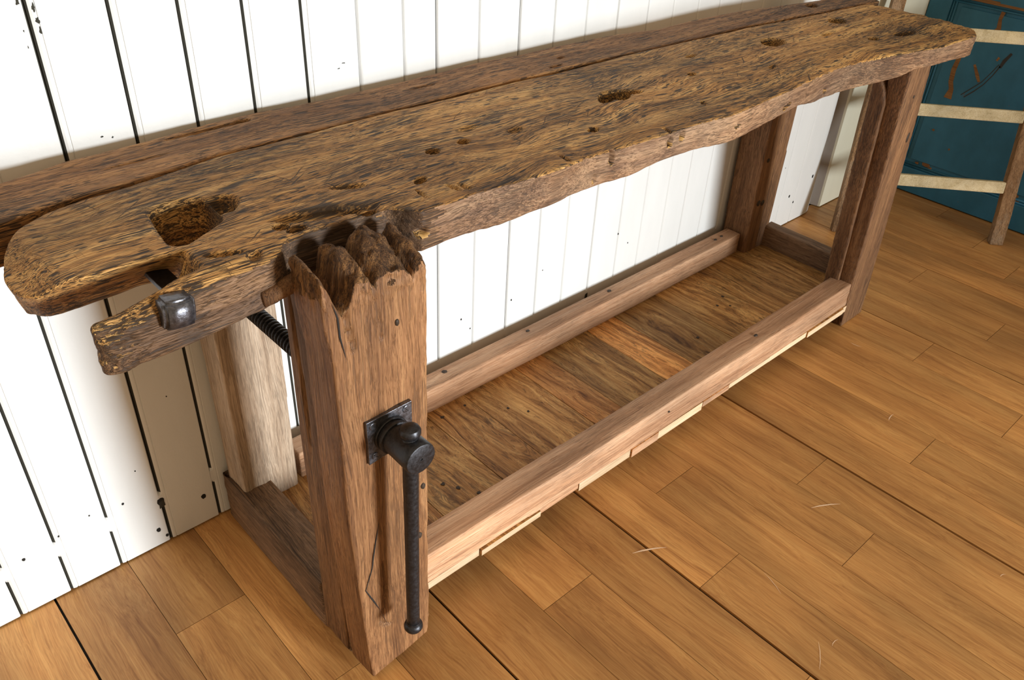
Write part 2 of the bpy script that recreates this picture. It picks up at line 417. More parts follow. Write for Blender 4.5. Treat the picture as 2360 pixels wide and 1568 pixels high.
SCUFFS = ((1.053, -.659, 1.122, -.696, .0020), (1.473, -.840, 1.537, -.878, .0017), (1.164, -1.042, 1.110, -1.076, .0006), (1.176, -1.065, 1.199, -1.065, .0006),
          (1.913, -.805, 1.949, -.801, .0012), (2.17, -.587, 2.165, -.555, .0013), (1.610, -1.215, 1.626, -1.22, .0007), (1.227, -.874, 1.207, -.93, .0005))
def build_floor():
    bm = bmesh.new(); tones = []
    gaps = {0: .0022, 4: .0026, 7: .0032, 11: .0032, 16: .0016, 19: .0016, -4: .003, 23: .002}
    joints = {1: [-.224, -1.5], 5: [-.64, -1.6], 6: [-.2], 7: [-.81, -2.0], 8: [-.578, -1.55], 9: [-.975], 10: [-.776, -1.7], 12: [-.92],
              14: [-1.03], 15: [-.72], 17: [-.817], 0: [-.62], 2: [-.5, -1.2], 3: [-.9], 4: [-1.35], 11: [-1.35], 13: [-1.4], 16: [-1.3], 18: [-.5], 20: [-.7]}
    known = {5: (.62, .42), 7: (.75, .30), 8: (.48, .5), 9: (.50, .42), 10: (.55, .36), 4: (.30, .3), 3: (.3, .3), 0: (.46, .5), 1: (.36, .5), 6: (.40, .40), 11: (.42, .45), 12: (.42, .46)}
    w = .1418; x00 = .096
    for k in range(-9, 28):
        x0 = x00 + w * k; x1 = x0 + w
        g0 = gaps.get(k, .0005); g1 = gaps.get(k + 1, .0005)
        ys = [.03] + joints.get(k, [random.uniform(-.9, -.3)])
        while ys[-1] > -4.2: ys.append(ys[-1] - random.uniform(.7, 1.2))
        for i in range(len(ys) - 1):
            ya, yb = ys[i], ys[i + 1]
            t = known[k][i] if k in known and i < 2 else random.uniform(.25, .7)
            v = [bm.verts.new(p) for p in ((x0 + g0, yb + .0006, 0), (x1 - g1, yb + .0006, 0), (x1 - g1, ya - .0006, 0), (x0 + g0, ya - .0006, 0))]
            bm.faces.new(v); tones.append(t)
            u = [bm.verts.new((p.co.x, p.co.y, -.006)) for p in v]
            for a in range(4):
                f = bm.faces.new([v[a], u[a], u[(a + 1) % 4], v[(a + 1) % 4]]); f.material_index = 0; tones.append(t * .8)
    bot = [bm.verts.new(p) for p in ((-1.3, -4.6, -.006), (4.2, -4.6, -.006), (4.2, .06, -.006), (-1.3, .06, -.006))]
    f = bm.faces.new(bot); f.material_index = 1; tones.append(.5)
    low = [bm.verts.new((p.co.x, p.co.y, -.05)) for p in bot]
    for a in range(4):
        f = bm.faces.new([bot[a], low[a], low[(a + 1) % 4], bot[(a + 1) % 4]]); f.material_index = 1; tones.append(.5)
    f = bm.faces.new(low[::-1]); f.material_index = 1; tones.append(.5)
    # pale scuffs scraped into the varnish
    for (xa, ya, xb, yb, wd) in SCUFFS:
        a = Vector((xa, ya, 0)); b = Vector((xb, yb, 0)); d = (b - a).normalized(); n = Vector((-d.y, d.x, 0))
        pr = [(0, .2), (.3, 1), (.7, .9), (1, .15)]
        lft = [bm.verts.new(a.lerp(b, s) + n * wd * q + n * .003 * math.sin(PI * s) + Vector((0, 0, .0004))) for s, q in pr]
        rgt = [bm.verts.new(a.lerp(b, s) - n * wd * q + n * .003 * math.sin(PI * s) + Vector((0, 0, .0004))) for s, q in pr]
        for i in range(3):
            f = bm.faces.new([lft[i], rgt[i], rgt[i + 1], lft[i + 1]]); f.material_index = 2; tones.append(.5)
    me = bpy.data.meshes.new('floor'); bm.to_mesh(me); bm.free()
    tone_attr(me, tones)
    o = link('floor', me, [M_floor, M_gap, M_scratch], kind='structure', category='floor', label='honey brown varnished wood strip floor')
build_floor()

# ------------------------------------------------------------------ room: boarded wall
GRV = [-.59, -.485, -.38, -.275, -.17, -.07, .035, .128, .225, .331, .440, .543, .648, .754, .866, .968, 1.048, 1.158, 1.272, 1.377, 1.48, 1.589,
       1.70, 1.80, 1.905, 2.0, 2.105, 2.21, 2.31, 2.415, 2.52, 2.60, 2.70]
CHIPS = ((.324, 1.085, .004, 1.6), (.342, 1.076, .004, 2.2), (.343, 1.058, .004, 1.8), (.3435, 1.045, .003, 2.0), (.322, 1.047, .0015, 1.8), (.322, 1.025, .0012, 2.4),
         (.821, .907, .004, .4), (.832, .915, .005, .35), (.39, .878, .004, .5), (.405, .874, .003, .7))
def build_wall():
    bm = bmesh.new()
    XE = 2.80
    prof = [(-1.2, 0.0)]
    for i, g in enumerate(GRV):
        d = .0075 if i not in (20, 21, 23, 24) else .004
        w = .0006 if g < .30 else (.0011 if g < 1.6 else .0007)
        if i in (9, 16, 18, 21): w *= 1.7
        prof += [(g - w - .0016, 0.0), (g - w, .0016), (g - w * .6, d), (g + w * .6, d), (g + w, .0045)]
        if g < .8: prof += [(g + .0045, .0018), (g + .008, .0004), (g + .0115, .0002), (g + .0122, .0016), (g + .0135, .0016), (g + .0142, .0)]
        else: prof += [(g + .0045, .0012), (g + .007, 0.0)]
    # the last board rolls back into a shallow hollow, then a flat cream panel runs to the corner
    for k in range(7):
        a = k / 6
        prof.append((XE + .012 + .085 * a, .040 * a * a))
    prof += [(2.905, .040), (2.914, .004), (2.916, -.004), (3.36, -.004)]
    zs = [0.004, .012, .098, .104, .132, .138, 1.0, 2.5]
    rows = []
    for z in zs:
        row = []
        for (x, y) in prof:
            yy = y
            if .1 < z < .135 and y > 0 and x < 2.75: yy = min(y, .0006)      # old filled band across the boards
            row.append(bm.verts.new((x, yy, z)))
        rows.append(row)
    for r0, r1 in zip(rows[:-1], rows[1:]):
        for i in range(len(prof) - 1):
            f = bm.faces.new([r0[i], r0[i + 1], r1[i + 1], r1[i]])
            if prof[i][0] > 2.913: f.material_index = 2
            elif prof[i][0] > 2.845: f.material_index = 3
            ymid = (prof[i][1] + prof[i + 1][1]) / 2
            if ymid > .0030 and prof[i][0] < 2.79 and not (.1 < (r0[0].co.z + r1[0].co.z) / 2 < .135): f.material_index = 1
    # solid behind
    box(bm, -1.2, 3.36, .0535, .12, 0, 2.5, 0)
    box(bm, -1.2, 2.78, .0085, .014, 0, .1, 1)
    # nail holes and dents
    for x, z, r in ((.312, .045, .006), (.325, .02, .0045), (.415, .075, .007), (.262, .155, .0032), (.075, .135, .004), (.33, .115, .010), (.14, .15, .002), (.20, .165, .002),
                    (1.12, .23, .003), (1.15, .19, .0025), (1.29, .22, .003), (1.40, .27, .002), (1.70, .28, .003), (1.75, .235, .0025), (1.66, .088, .008), (1.52, .082, .007),
                    (2.55, .30, .0028), (2.58, .25, .002), (2.66, .12, .006), (2.70, .085, .005), (2.80, .16, .007), (2.47, .33, .002), (.39, .36, .0016), (.30, .22, .0018)):
        disc(bm, (x, 0, z), (0, -1, 0), r * .75, 4, rx=r * .95)
    for x, z, r, k in CHIPS: disc(bm, (x, 0, z), (0, -1, 0), r * .55, 1, rx=r * k * .6, jit=.45)
    for (x, z0, z1, w) in ((.331, .098, .118, .006), (1.589, .093, .125, .006), (1.272, .075, .11, .004)):
        v = [bm.verts.new((x - w, -.0007, z0)), bm.verts.new((x + w * 1.1, -.0007, z0 + .004)), bm.verts.new((x + w * .9, -.0007, z1)), bm.verts.new((x - w * .8, -.0007, z1 - .003))]
        f = bm.faces.new(v); f.material_index = 1
    me = tomesh(bm, 'wall_back')
    link('wall_back', me, [M_wall, M_groove, M_cream, M_hollow_shade, M_hole], kind='structure', category='wall', label='white painted tongue and groove boarded wall behind the workbench')
build_wall()

# ------------------------------------------------------------------ room: right end with the blue door
def build_right():
    bm = bmesh.new(); box(bm, 3.385, 3.47, -4.4, .12, 0, 2.5)
    link('wall_right', tomesh(bm), M_cream, kind='structure', category='wall', label='plain cream end wall carrying the blue panelled door')
    XD = 3.335
    root = empty('door_1', (XD, -.40, 0), kind='structure', category='door', label='worn dark blue panelled door behind the ladder')
    bm = bmesh.new()
    # frame: hinge stile, far stile, bottom rail, lock rail, top rail
    box(bm, XD, XD + .045, -.085, -.006, .004, 2.0)
    box(bm, XD, XD + .045, -.86, -.775, .004, 2.0)
    box(bm, XD, XD + .045, -.775, -.085, .004, .100)
    box(bm, XD, XD + .045, -.775, -.085, .742, .88)
    box(bm, XD, XD + .045, -.775, -.085, 1.85, 2.0)
    bevel(bm, .002, 1)
    link('door_frame', tomesh(bm), M_blue, root)
    bm = bmesh.new()
    for z0, z1 in ((.0995, .7425), (.8795, 1.8505)):
        box(bm, XD + .014, XD + .03, -.777, -.083, z0, z1)
        # raised field
        box(bm, XD + .008, XD + .016, -.74, -.122, z0 + .036, z1 - .03)
    bm2 = bm
    # bare-wood wear strokes and rubs, a skin of missing paint standing on the field
    def stroke(pts, w, mat):
        x = XD + .0076
        L, R = [], []
        for i, (y, z) in enumerate(pts):
            a = Vector(pts[max(0, i - 1)]); b = Vector(pts[min(len(pts) - 1, i + 1)]); d = (b - a).normalized(); n = Vector((-d.y, d.x))
            ww = w[i] if isinstance(w, (list, tuple)) else w
            jx = random.uniform(.8, 1.25)
            L.append(bm2.verts.new((x, y + n.x * ww * jx, z + n.y * ww * jx))); R.append(bm2.verts.new((x, y - n.x * ww, z - n.y * ww)))
        for i in range(len(pts) - 1):
            f = bm2.faces.new([L[i], L[i + 1], R[i + 1], R[i]]); f.material_index = mat
    STROKES = [
        ([(-.166, .584), (-.172, .545), (-.168, .50), (-.172, .455), (-.182, .43), (-.180, .395)], [.004, .0075, .0085, .0085, .009, .015], 1),
        ([(-.232, .535), (-.255, .50), (-.268, .48)], [.004, .006, .004], 1),
        ([(-.340, .60), (-.325, .57), (-.318, .545)], [.004, .006, .005], 2),
        ([(-.318, .55), (-.305, .515), (-.285, .475), (-.262, .445), (-.235, .415)], [.0022, .0018, .0016, .002, .0018], 2),
        ([(-.312, .555), (-.296, .52), (-.276, .482), (-.25, .452), (-.222, .42)], [.0018, .0015, .0015, .002, .0015], 2),
        ([(-.265, .725), (-.262, .70), (-.268, .67), (-.262, .655)], [.007, .006, .008, .009], 1),
        ([(-.178, .36), (-.176, .335), (-.172, .32)], [.002, .0015, .001], 1),
        ([(-.305, .578), (-.30, .565)], [.004, .003], 1)]
    for pts, w, mt in STROKES: stroke(pts, w, mt)
    link('door_panel', tomesh(bm2), [M_blue, M_bare, M_scuffd], root)
    bm = bmesh.new()
    # moulding around the panels: two thin beads
    for z0, z1 in ((.100, .742), (.88, 1.85)):
        for off in (.004, .0145):
            r = .0042
            for (ya, za, yb, zb) in ((-.085 - off, z0, -.085 - off, z1), (-.775 + off, z0, -.775 + off, z1), (-.775, z0 + off, -.085, z0 + off), (-.775, z1 - off, -.085, z1 - off)):
                lathe(bm, [(0, r), ((Vector((yb, zb)) - Vector((ya, za))).length, r)], (XD + .0125, ya, za), (0, yb - ya, zb - za), 8)
    bm_edge = bm
    link('panel_moulding', tomesh(bm), M_blue, root, smooth=True)
    bm = bmesh.new()
    # paint worn through along the lower arris of the lock rail and by the panel foot
    y = -.10
    while y > -.60:
        L = random.uniform(.05, .1); h = random.uniform(.008, .014)
        box(bm, XD - .0007, XD + .003, y - L, y, .742, .742 + h); y -= L
    for (y, z, a, b) in ((-.185, .128, .016, .009), (-.205, .118, .008, .006), (-.15, .124, .007, .004), (-.535, .126, .007, .006), (-.17, .268, .005, .004), (-.545, .108, .006, .004), (-.25, .215, .003, .004)):
        disc(bm, (XD + (.008 if z > .136 else .012), y, z), (-1, 0, 0), a, 0, rx=b, h=.0015, jit=.25)
    link('worn_patch', tomesh(bm), M_bare, root, label='bare brown wood where the blue paint is worn off')
build_right()

# ------------------------------------------------------------------ ladder
def build_ladder():
    L0 = Vector((2.802, -.178, 0)); R0 = Vector((3.152, -.563, 0))
    across = (R0 - L0).normalized()
    DL = Vector((.205, .125, 1)); DR = Vector((.165, .165, 1))
    D = Vector((.19, .145, 1)).normalized()
    out = across.cross(D).normalized()      # towards the room
    if out.y > 0: out = -out
    root = empty('wooden_ladder', ((L0 + R0) / 2), label='old brown wooden ladder with cream rungs leaning in front of the blue door', category='ladder')
    W = .048; TH = .030
    def stile(P0, Dv, inner, name, zt):
        bm = bmesh.new(); n = 9; rings = []
        for k in range(n):
            z = zt * k / (n - 1); c = P0 + Dv * z
            w = W * (1 - .12 * k / n) ; jit = random.uniform(-.0015, .0015)
            a = c + across * (jit); 
            p = [a, a - inner * w, a - inner * w - out * -0 + (-out) * TH, a + (-out) * TH]
            if k == 0: p = [Vector((q.x, q.y, 0.0005)) for q in p]
            rings.append([bm.verts.new(q) for q in p])
        for r0, r1 in zip(rings[:-1], rings[1:]):
            for i in range(4): bm.faces.new([r0[i], r0[(i + 1) % 4], r1[(i + 1) % 4], r1[i]])
        bm.faces.new(rings[0][::-1]); bm.faces.new(rings[-1])
        bmesh.ops.recalc_face_normals(bm, faces=bm.faces[:])
        bevel(bm, .004, 2)
        link(name, tomesh(bm), M_stile, root, smooth=False)
    stile(R0, DR, -across, 'stile', .86)          # inner face towards the left stile
    stile(L0, DL, across, 'stile', .815)
    for zc in (.202, .440, .685):
        bm = bmesh.new()
        a = L0 + DL * zc + across * .001; b = R0 + DR * zc - across * .001
        d = (b - a); dn = d.normalized(); upv = Vector(D); n = 7; rings = []
        o2 = dn.cross(upv).normalized()
        if o2.y > 0: o2 = -o2
        hh = .0205; tt = .028
        for k in range(n):
            c = a + d * (k / (n - 1)); j = random.uniform(-.001, .001)
            p = [c + upv * hh + o2 * (.002 + j), c - upv * hh + o2 * (.002 + j), c - upv * (hh * .95) - o2 * tt, c + upv * (hh + .0) - o2 * tt]
            rings.append([bm.verts.new(q) for q in p])
        for r0, r1 in zip(rings[:-1], rings[1:]):
            for i in range(4): bm.faces.new([r0[i], r0[(i + 1) % 4], r1[(i + 1) % 4], r1[i]])
        bm.faces.new(rings[0][::-1]); bm.faces.new(rings[-1])
        bmesh.ops.recalc_face_normals(bm, faces=bm.faces[:])
        bevel(bm, .005, 2)
        link('rung', tomesh(bm), M_rung, root)
build_ladder()

# ------------------------------------------------------------------ workbench
BENCH = empty('workbench', (1.3, -.28, 0), category='workbench',
              label='long rustic dark oak carpenter workbench with iron leg vise and low plank shelf')
H = .87
def interp(x, pts):
    return np.interp(x, [p[0] for p in pts], [p[1] for p in pts])
SEAM = [(.16, -.215), (.191, -.213), (.218, -.202), (.281, -.180), (.352, -.175), (.433, -.164), (.502, -.151), (.608, -.153), (.737, -.151), (.80, -.149), (.909, -.154), (1.029, -.153),
        (1.129, -.155), (1.214, -.163), (1.347, -.161), (1.567, -.169), (1.659, -.176), (1.875, -.183), (2.12, -.209), (2.3, -.223), (2.412, -.232), (2.5, -.24)]
REAR = [(.05, -.065), (.224, -.059), (.273, -.048), (.32, -.036), (.426, -.034), (.531, -.022), (.577, -.018), (.636, -.018), (.711, -.026), (.816, -.031), (.894, -.03), (1.028, -.026),
        (1.143, -.022), (1.247, -.029), (1.346, -.031), (1.541, -.042), (1.646, -.066), (1.809, -.064), (1.983, -.078), (2.073, -.093), (2.292, -.125), (2.5, -.14)]
FRONT = [(.2, -.475), (.63, -.487), (.66, -.487), (.719, -.486), (.798, -.496), (.881, -.498), (.98, -.493), (1.107, -.502), (1.23, -.507), (1.328, -.517), (1.43, -.510), (1.606, -.500),
         (1.70, -.490), (1.787, -.486), (1.87, -.493), (1.958, -.510), (2.05, -.528), (2.131, -.545), (2.292, -.553), (2.5, -.53)]
ZBOT = [(.15, .787), (.2, .784), (.28, .789), (.36, .795), (.5, .80), (.644, .805), (.755, .805), (.859, .808), (.956, .811), (1.064, .808), (1.137, .817), (1.2, .818), (1.242, .816), (1.373, .809), (1.504, .816),
        (1.601, .822), (1.681, .810), (1.784, .808), (1.898, .806), (2.02, .812), (2.063, .822), (2.166, .824), (2.334, .816), (2.416, .822), (2.5, .82)]

def carve(P, N, lst, top=True):
    """hollows worn or cut into the face: (cx, cy, rx, ry, rot, depth, hardness)"""
    for cx, cy, rx, ry, rot, dep, hard in lst:
        ca, sa = math.cos(rot), math.sin(rot)
        if top:
            dx = P[:, 0] - cx; dy = P[:, 1] - cy; w = sstep(.2, .7, N[:, 2])
        else:
            dx = P[:, 0] - cx; dy = P[:, 2] - cy; w = sstep(.2, .7, -N[:, 1])
        u = (dx * ca + dy * sa) / rx; v = (-dx * sa + dy * ca) / ry
        r = np.sqrt(u * u + v * v) * (1 + .12 * vnoise(P * 60, 3))
        d = dep * (1 - sstep(1 - hard, 1.0 + .12, r)) * w
        if top: P[:, 2] -= d
        else: P[:, 1] += d
    return P

def inpoly(P, poly):
    x, y = P[:, 0], P[:, 1]; ins = np.zeros(len(P), bool); n = len(poly)
    for i in range(n):
        x1, y1 = poly[i]; x2, y2 = poly[(i + 1) % n]
        c = ((y1 > y) != (y2 > y)) & (x < (x2 - x1) * (y - y1) / (y2 - y1 + 1e-12) + x1)
        ins ^= c
    return ins

def build_main_plank():
    bm = bmesh.new()
    xs = np.linspace(.66, 2.28, 60)
    front = [(float(x), float(interp(x, FRONT))) for x in xs]
    end = [(2.321, -.549), (2.385, -.515), (2.425, -.475), (2.448, -.41), (2.455, -.337), (2.452, -.28), (2.446, -.238)]
    seam = [(float(x), float(interp(x, SEAM))) for x in np.linspace(2.42, .281, 70)]
    tongue = [(.262, -.184), (.238, -.190), (.216, -.202), (.196, -.215), (.180, -.232), (.167, -.254), (.157, -.28), (.150, -.31), (.149, -.338), (.154, -.360), (.166, -.375), (.186, -.382),
              (.25, -.387), (.293, -.387), (.33, -.392)]
    slot = [(.342, -.397), (.338, -.402)]
    arm = [(.300, -.404), (.262, -.408), (.230, -.416), (.207, -.430), (.197, -.447), (.194, -.464), (.200, -.474), (.24, -.476), (.30, -.476), (.36, -.475), (.415, -.470), (.432, -.463),
           (.440, -.453), (.455, -.447), (.53, -.447), (.60, -.449), (.612, -.455), (.622, -.474), (.636, -.488)]
    MORT = [(.344, -.270), (.362, -.261), (.385, -.256), (.418, -.270), (.421, -.290), (.419, -.330), (.412, -.347), (.380, -.364), (.350, -.379), (.336, -.377), (.329, -.366), (.335, -.320)]
    prism(bm, front + end + seam + tongue + slot + arm, .80, H, [MORT])
    me = vox(bm, .0031); relax(me, 4)
    P = getco(me); N = normals(me)
    x, y, z = P[:, 0].copy(), P[:, 1].copy(), P[:, 2].copy()
    t = np.clip((H - z) / (H - .80), 0, 1)
    # thickness follows the ragged under edge
    zb = interp(x, ZBOT)
    P[:, 2] = H - t * (H - zb)
    # grain coordinates follow the board and bend round the knots; oil and dirt stains, plus dark patches centred on the mortise and holes
    G = P - np.array([1.3, -.28, 0])
    for kx, ky, kk, kl, ks in ((1.225, -.325, .030, .085, .020), (1.45, -.27, .022, .09, .03), (.90, -.43, .026, .07, .025), (.70, -.25, .014, .1, .02), (1.95, -.42, .02, .1, .02), (.25, -.28, .02, .07, .03), (1.10, -.455, .016, .06, .016)):
        G[:, 1] += kk * np.tanh((y - ky) / ks) * np.exp(-((x - kx) / kl) ** 2 - ((y - ky) / (ks * 5)) ** 2)
    G[:, 1] += .006 * np.sin(x * 5.1 + 1) + .002 * np.sin(x * 13)
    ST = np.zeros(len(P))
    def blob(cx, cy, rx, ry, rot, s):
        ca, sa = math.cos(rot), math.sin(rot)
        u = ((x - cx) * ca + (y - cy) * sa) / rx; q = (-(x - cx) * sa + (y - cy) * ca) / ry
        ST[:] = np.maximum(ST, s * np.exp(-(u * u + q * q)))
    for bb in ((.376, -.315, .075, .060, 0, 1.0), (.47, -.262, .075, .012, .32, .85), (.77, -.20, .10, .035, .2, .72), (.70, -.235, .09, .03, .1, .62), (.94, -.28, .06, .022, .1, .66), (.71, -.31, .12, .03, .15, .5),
               (.55, -.405, .075, .017, -.35, .95), (.49, -.425, .05, .014, -.3, .8), (.52, -.455, .11, .016, 0, 1.0), (.62, -.47, .03, .03, 0, .85), (.36, -.43, .05, .014, -.35, .7), (.19, -.40, .05, .04, 0, .6), (.25, -.375, .10, .016, 0, .7),
               (1.22, -.327, .035, .022, 0, 1.0), (1.81, -.29, .030, .022, 0, .9), (2.12, -.28, .026, .020, 0, .9), (2.17, -.44, .05, .016, 0, .7), (1.32, -.27, .05, .012, .2, .5), (1.0, -.41, .06, .014, .3, .45), (.22, -.47, .04, .02, 0, .6),
               (1.18, -.505, .03, .02, 0, .55), (1.03, -.50, .012, .02, 0, .5), (.80, -.497, .05, .02, 0, .5), (.30, -.475, .035, .01, 0, .75), (2.33, -.545, .02, .03, 0, .6), (1.5, -.3, .4, .05, .05, .22)):
        blob(*bb)
    # tongue: front side is hewn back underneath
    wt = (1 - sstep(.30, .40, x)) * sstep(-.405, -.395, y) * sstep(.0, 1.0, np.clip((-.27 - y) / .11, 0, 1))
    P[:, 1] += wt * .078 * t
    P[:, 0] += (1 - sstep(.15, .19, x)) * np.where(y > -.40, .018 * t, 0)
    # worn-down nose of the tongue
    we = 1 - sstep(.158, .215, x)
    P[:, 2] -= np.where(y > -.40, we * we * .013 * (1 - t), 0)
    # prong: falls away to its tip, front upper arris worn round
    wa = (1 - sstep(.33, .42, x)) * (1 - sstep(-.404, -.40, y))
    P[:, 2] -= wa * (1 - sstep(.19, .34, x)) * .022 * (1 - t)
    P[:, 1] += wa * (1 - t) * sstep(-.44, -.475, y) * .010
    wrd = (1 - sstep(.43, .47, x)) * (1 - sstep(-.404, -.40, y))
    P[:, 2] -= wrd * (1 - t) * .016 * np.clip((-.440 - y) / .035, 0, 1) ** 2
    # its inner half has split off lower, a cleft runs between
    ww = (1 - sstep(.318, .342, x)) * (1 - sstep(-.404, -.40, y)) * sstep(-.446, -.438, y)
    P[:, 2] -= ww * .030 * (1 - t)
    cl = (1 - sstep(.27, .30, x)) * np.exp(-((y + .445 - .02 * (x - .22)) / .0035) ** 2) * np.where(y < -.40, 1, 0)
    P[:, 2] -= cl * .022 * (1 - t)
    # front arris worn between prong and right end
    wf = sstep(.66, .72, x) * sstep(0.045, 0.0, np.abs(y - interp(x, FRONT))) 
    P[:, 2] -= wf * (1 - t) * (.0015 + .0015 * fbm(P, (9, 9, 9), 31))
    # right end rounded down
    P[:, 2] -= sstep(2.34, 2.46, x) * .016 * (1 - t)
    # chips and waves
    lowf = fbm(P, (4, 10, 6), 11)
    ntop = sstep(.3, .8, N[:, 2])
    P[:, 2] += ntop * (lowf * .0020 + fbm(P, (14, 60, 20), 12) * .0013)
    nf = sstep(.3, .8, -N[:, 1])
    P[:, 1] += nf * (fbm(P, (5, 8, 18), 13) * .0016 + fbm(P, (22, 20, 120), 14) * .0009)
    nb = t * t
    P[:, 2] += nb * (fbm(P, (18, 6, 3), 15) * .0026)
    # rough splintered prong tip and tongue nose
    wr = (1 - sstep(.19, .27, x))
    P += N * (wr * np.where(y < -.40, 1, .25) * (fbm(P, (70, 50, 90), 16) * .0055))[:, None]
    wr2 = sstep(2.33, 2.45, x)
    P += N * (wr2 * fbm(P, (60, 60, 60), 18) * .003)[:, None]
    # recess zone beside the jaw hacked about
    wj = sstep(.42, .46, x) * (1 - sstep(.60, .66, x)) * sstep(-.40, -.45, y)
    P += N * (wj * fbm(P, (40, 60, 60), 19) * .005)[:, None]
    TOP = [(1.200, -.322, .034, .016, .5, .034, .6), (1.245, -.322, .040, .011, -.5, .030, .6), (1.225, -.335, .022, .014, 0, .046, .4),
           (1.808, -.292, .032, .024, 0, .050, .3), (2.116, -.280, .026, .020, 0, .050, .3),
           (2.045, -.417, .017, .010, -.2, .022, .4), (2.165, -.437, .045, .013, -.15, .012, .6),
           (.779, -.330, .011, .0095, 0, .026, .3), (.842, -.330, .011, .009, 0, .026, .3), (1.059, -.419, .012, .008, .2, .018, .4), (.696, -.405, .013, .008, .3, .016, .5),
           (.946, -.342, .022, .012, 0, .006, .8), (.885, -.29, .03, .012, 0, .005, .8), (.60, -.36, .03, .008, -.4, .006, .7), (1.45, -.33, .012, .008, 0, .012, .5), (1.33, -.45, .010, .006, .9, .010, .5),
           (.52, -.408, .062, .016, -.30, .009, .35), (.575, -.428, .030, .012, -.25, .006, .5), (.462, -.412, .012, .010, 0, .012, .5), (.474, -.430, .014, .008, -.1, .016, .4), (.578, -.440, .016, .007, 0, .014, .4),
           (.37, -.43, .03, .007, -.4, .007, .6), (.40, -.452, .012, .009, .3, .006, .6), (1.64, -.40, .02, .01, .4, .005, .7), (1.55, -.25, .02, .008, 0, .006, .7), (1.98, -.33, .03, .008, 0, .005, .7),
           (.72, -.452, .016, .004, 1.9, .006, .6), (.735, -.46, .014, .004, 1.8, .006, .6), (.67, -.44, .018, .003, 1.4, .006, .6), (1.165, -.495, .014, .004, 1.5, .006, .6), (.93, -.475, .016, .004, 1.7, .005, .6)]
    P = carve(P, N, TOP)
    FR = [(1.166, .849, .0065, .0085, 0, .03, .4), (1.197, .853, .007, .0085, 0, .03, .4), (1.022, .855, .006, .014, .1, .014, .5), (2.335, .842, .008, .015, .3, .018, .5), (.985, .826, .006, .01, 0, .006, .6),
          (1.72, .83, .010, .007, 0, .008, .5), (.638, .835, .010, .008, 0, .016, .5), (1.55, .835, .02, .006, .3, .005, .6), (1.36, .84, .014, .006, .2, .005, .6)]
    P = carve(P, N, FR, False)
    # sloping step cut on the right side of the mortise
    P = carve(P, N, [(.432, -.302, .026, .026, 0, .022, .55)])
    G[:, 2] = P[:, 2]
    setco(me, P)
    ga = me.attributes.new('gco', 'FLOAT_VECTOR', 'POINT'); ga.data.foreach_set('vector', G.astype(np.float32).ravel())
    sa_ = me.attributes.new('dark_patch', 'FLOAT', 'POINT'); sa_.data.foreach_set('value', ST.astype(np.float32))
    N2 = np.empty(len(me.polygons) * 3, np.float32); me.polygons.foreach_get('normal', N2); N2 = N2.reshape(-1, 3)
    CC = np.empty(len(me.polygons) * 3, np.float32); me.polygons.foreach_get('center', CC); CC = CC.reshape(-1, 3)
    mi = ((N2[:, 2] < .42) & (CC[:, 1] < -.44)).astype(np.int32)
    mi[(mi == 1) & (CC[:, 0] < .665 + .03 * fbm(CC.astype(np.float64), (12, 12, 90), 91))] = 2
    FP_MI = mi
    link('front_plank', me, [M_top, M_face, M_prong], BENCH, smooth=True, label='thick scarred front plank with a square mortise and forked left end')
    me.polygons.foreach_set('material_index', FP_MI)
build_main_plank()

def build_back_plank():
    bm = bmesh.new()
    def fr(x):
        gap = np.interp(x, [.1, .19, .22, .28, .35, .5, .8, 1.1, 1.3, 2.5], [.040, .034, .024, .014, .010, .006, .0045, .006, .0065, .006])
        return float(interp(x, SEAM) + gap)
    xs = np.linspace(.075, 2.44, 110)
    front = [(float(x), fr(x)) for x in xs]
    rear = [(float(x), float(interp(x, REAR) + .001)) for x in xs[::-1]]
    prism(bm, front + rear, .803, H)
    me = vox(bm, .0034); relax(me, 3)
    P = getco(me); N = normals(me); x = P[:, 0].copy()
    ntop = sstep(.3, .8, N[:, 2])
    P[:, 2] += ntop * (fbm(P, (4, 12, 6), 41) * .0028 + fbm(P, (14, 60, 20), 42) * .0012)
    P[:, 1] += sstep(.3, .8, N[:, 1]) * (fbm(P, (7, 8, 20), 43) * .004)
    P[:, 1] += sstep(.3, .8, -N[:, 1]) * fbm(P, (7, 8, 20), 44) * .0015
    P = carve(P, N, [(.535, -.046, .070, .006, .03, .010, .4), (.598, -.045, .016, .007, 0, .024, .4), (2.21, -.150, .022, .014, 0, .026, .4), (.40, -.10, .05, .004, 0, .005, .7),
                     (1.30, -.10, .012, .006, 0, .006, .6), (.95, -.08, .05, .006, 0, .004, .7), (1.25, -.135, .02, .005, 0, .006, .6)])
    setco(me, P)
    link('back_plank', me, M_back, BENCH, smooth=True, label='narrower rear plank, darker than the front one')
build_back_plank()

def loft_solid(levels):
    """levels: list of (z, [(x, y) x4]) -> closed bmesh"""
    bm = bmesh.new(); rings = []
    for z, q in levels:
        rings.append([bm.verts.new((px, py, z)) for px, py in q])
    n = len(rings[0])
    for a, b in zip(rings[:-1], rings[1:]):
        for i in range(n): bm.faces.new([a[i], a[(i + 1) % n], b[(i + 1) % n], b[i]])
    bm.faces.new(rings[0][::-1]); bm.faces.new(rings[-1])
    return bm

def rect(x0, x1, y0, y1): return [(x0, y0), (x1, y0), (x1, y1), (x0, y1)]

def add_spots(me, spots, midx):
    bm = bmesh.new(); bm.from_mesh(me)
    for c, n, r, rx in spots: disc(bm, c, n, r, midx, rx=rx)
    bm.to_mesh(me); bm.free()

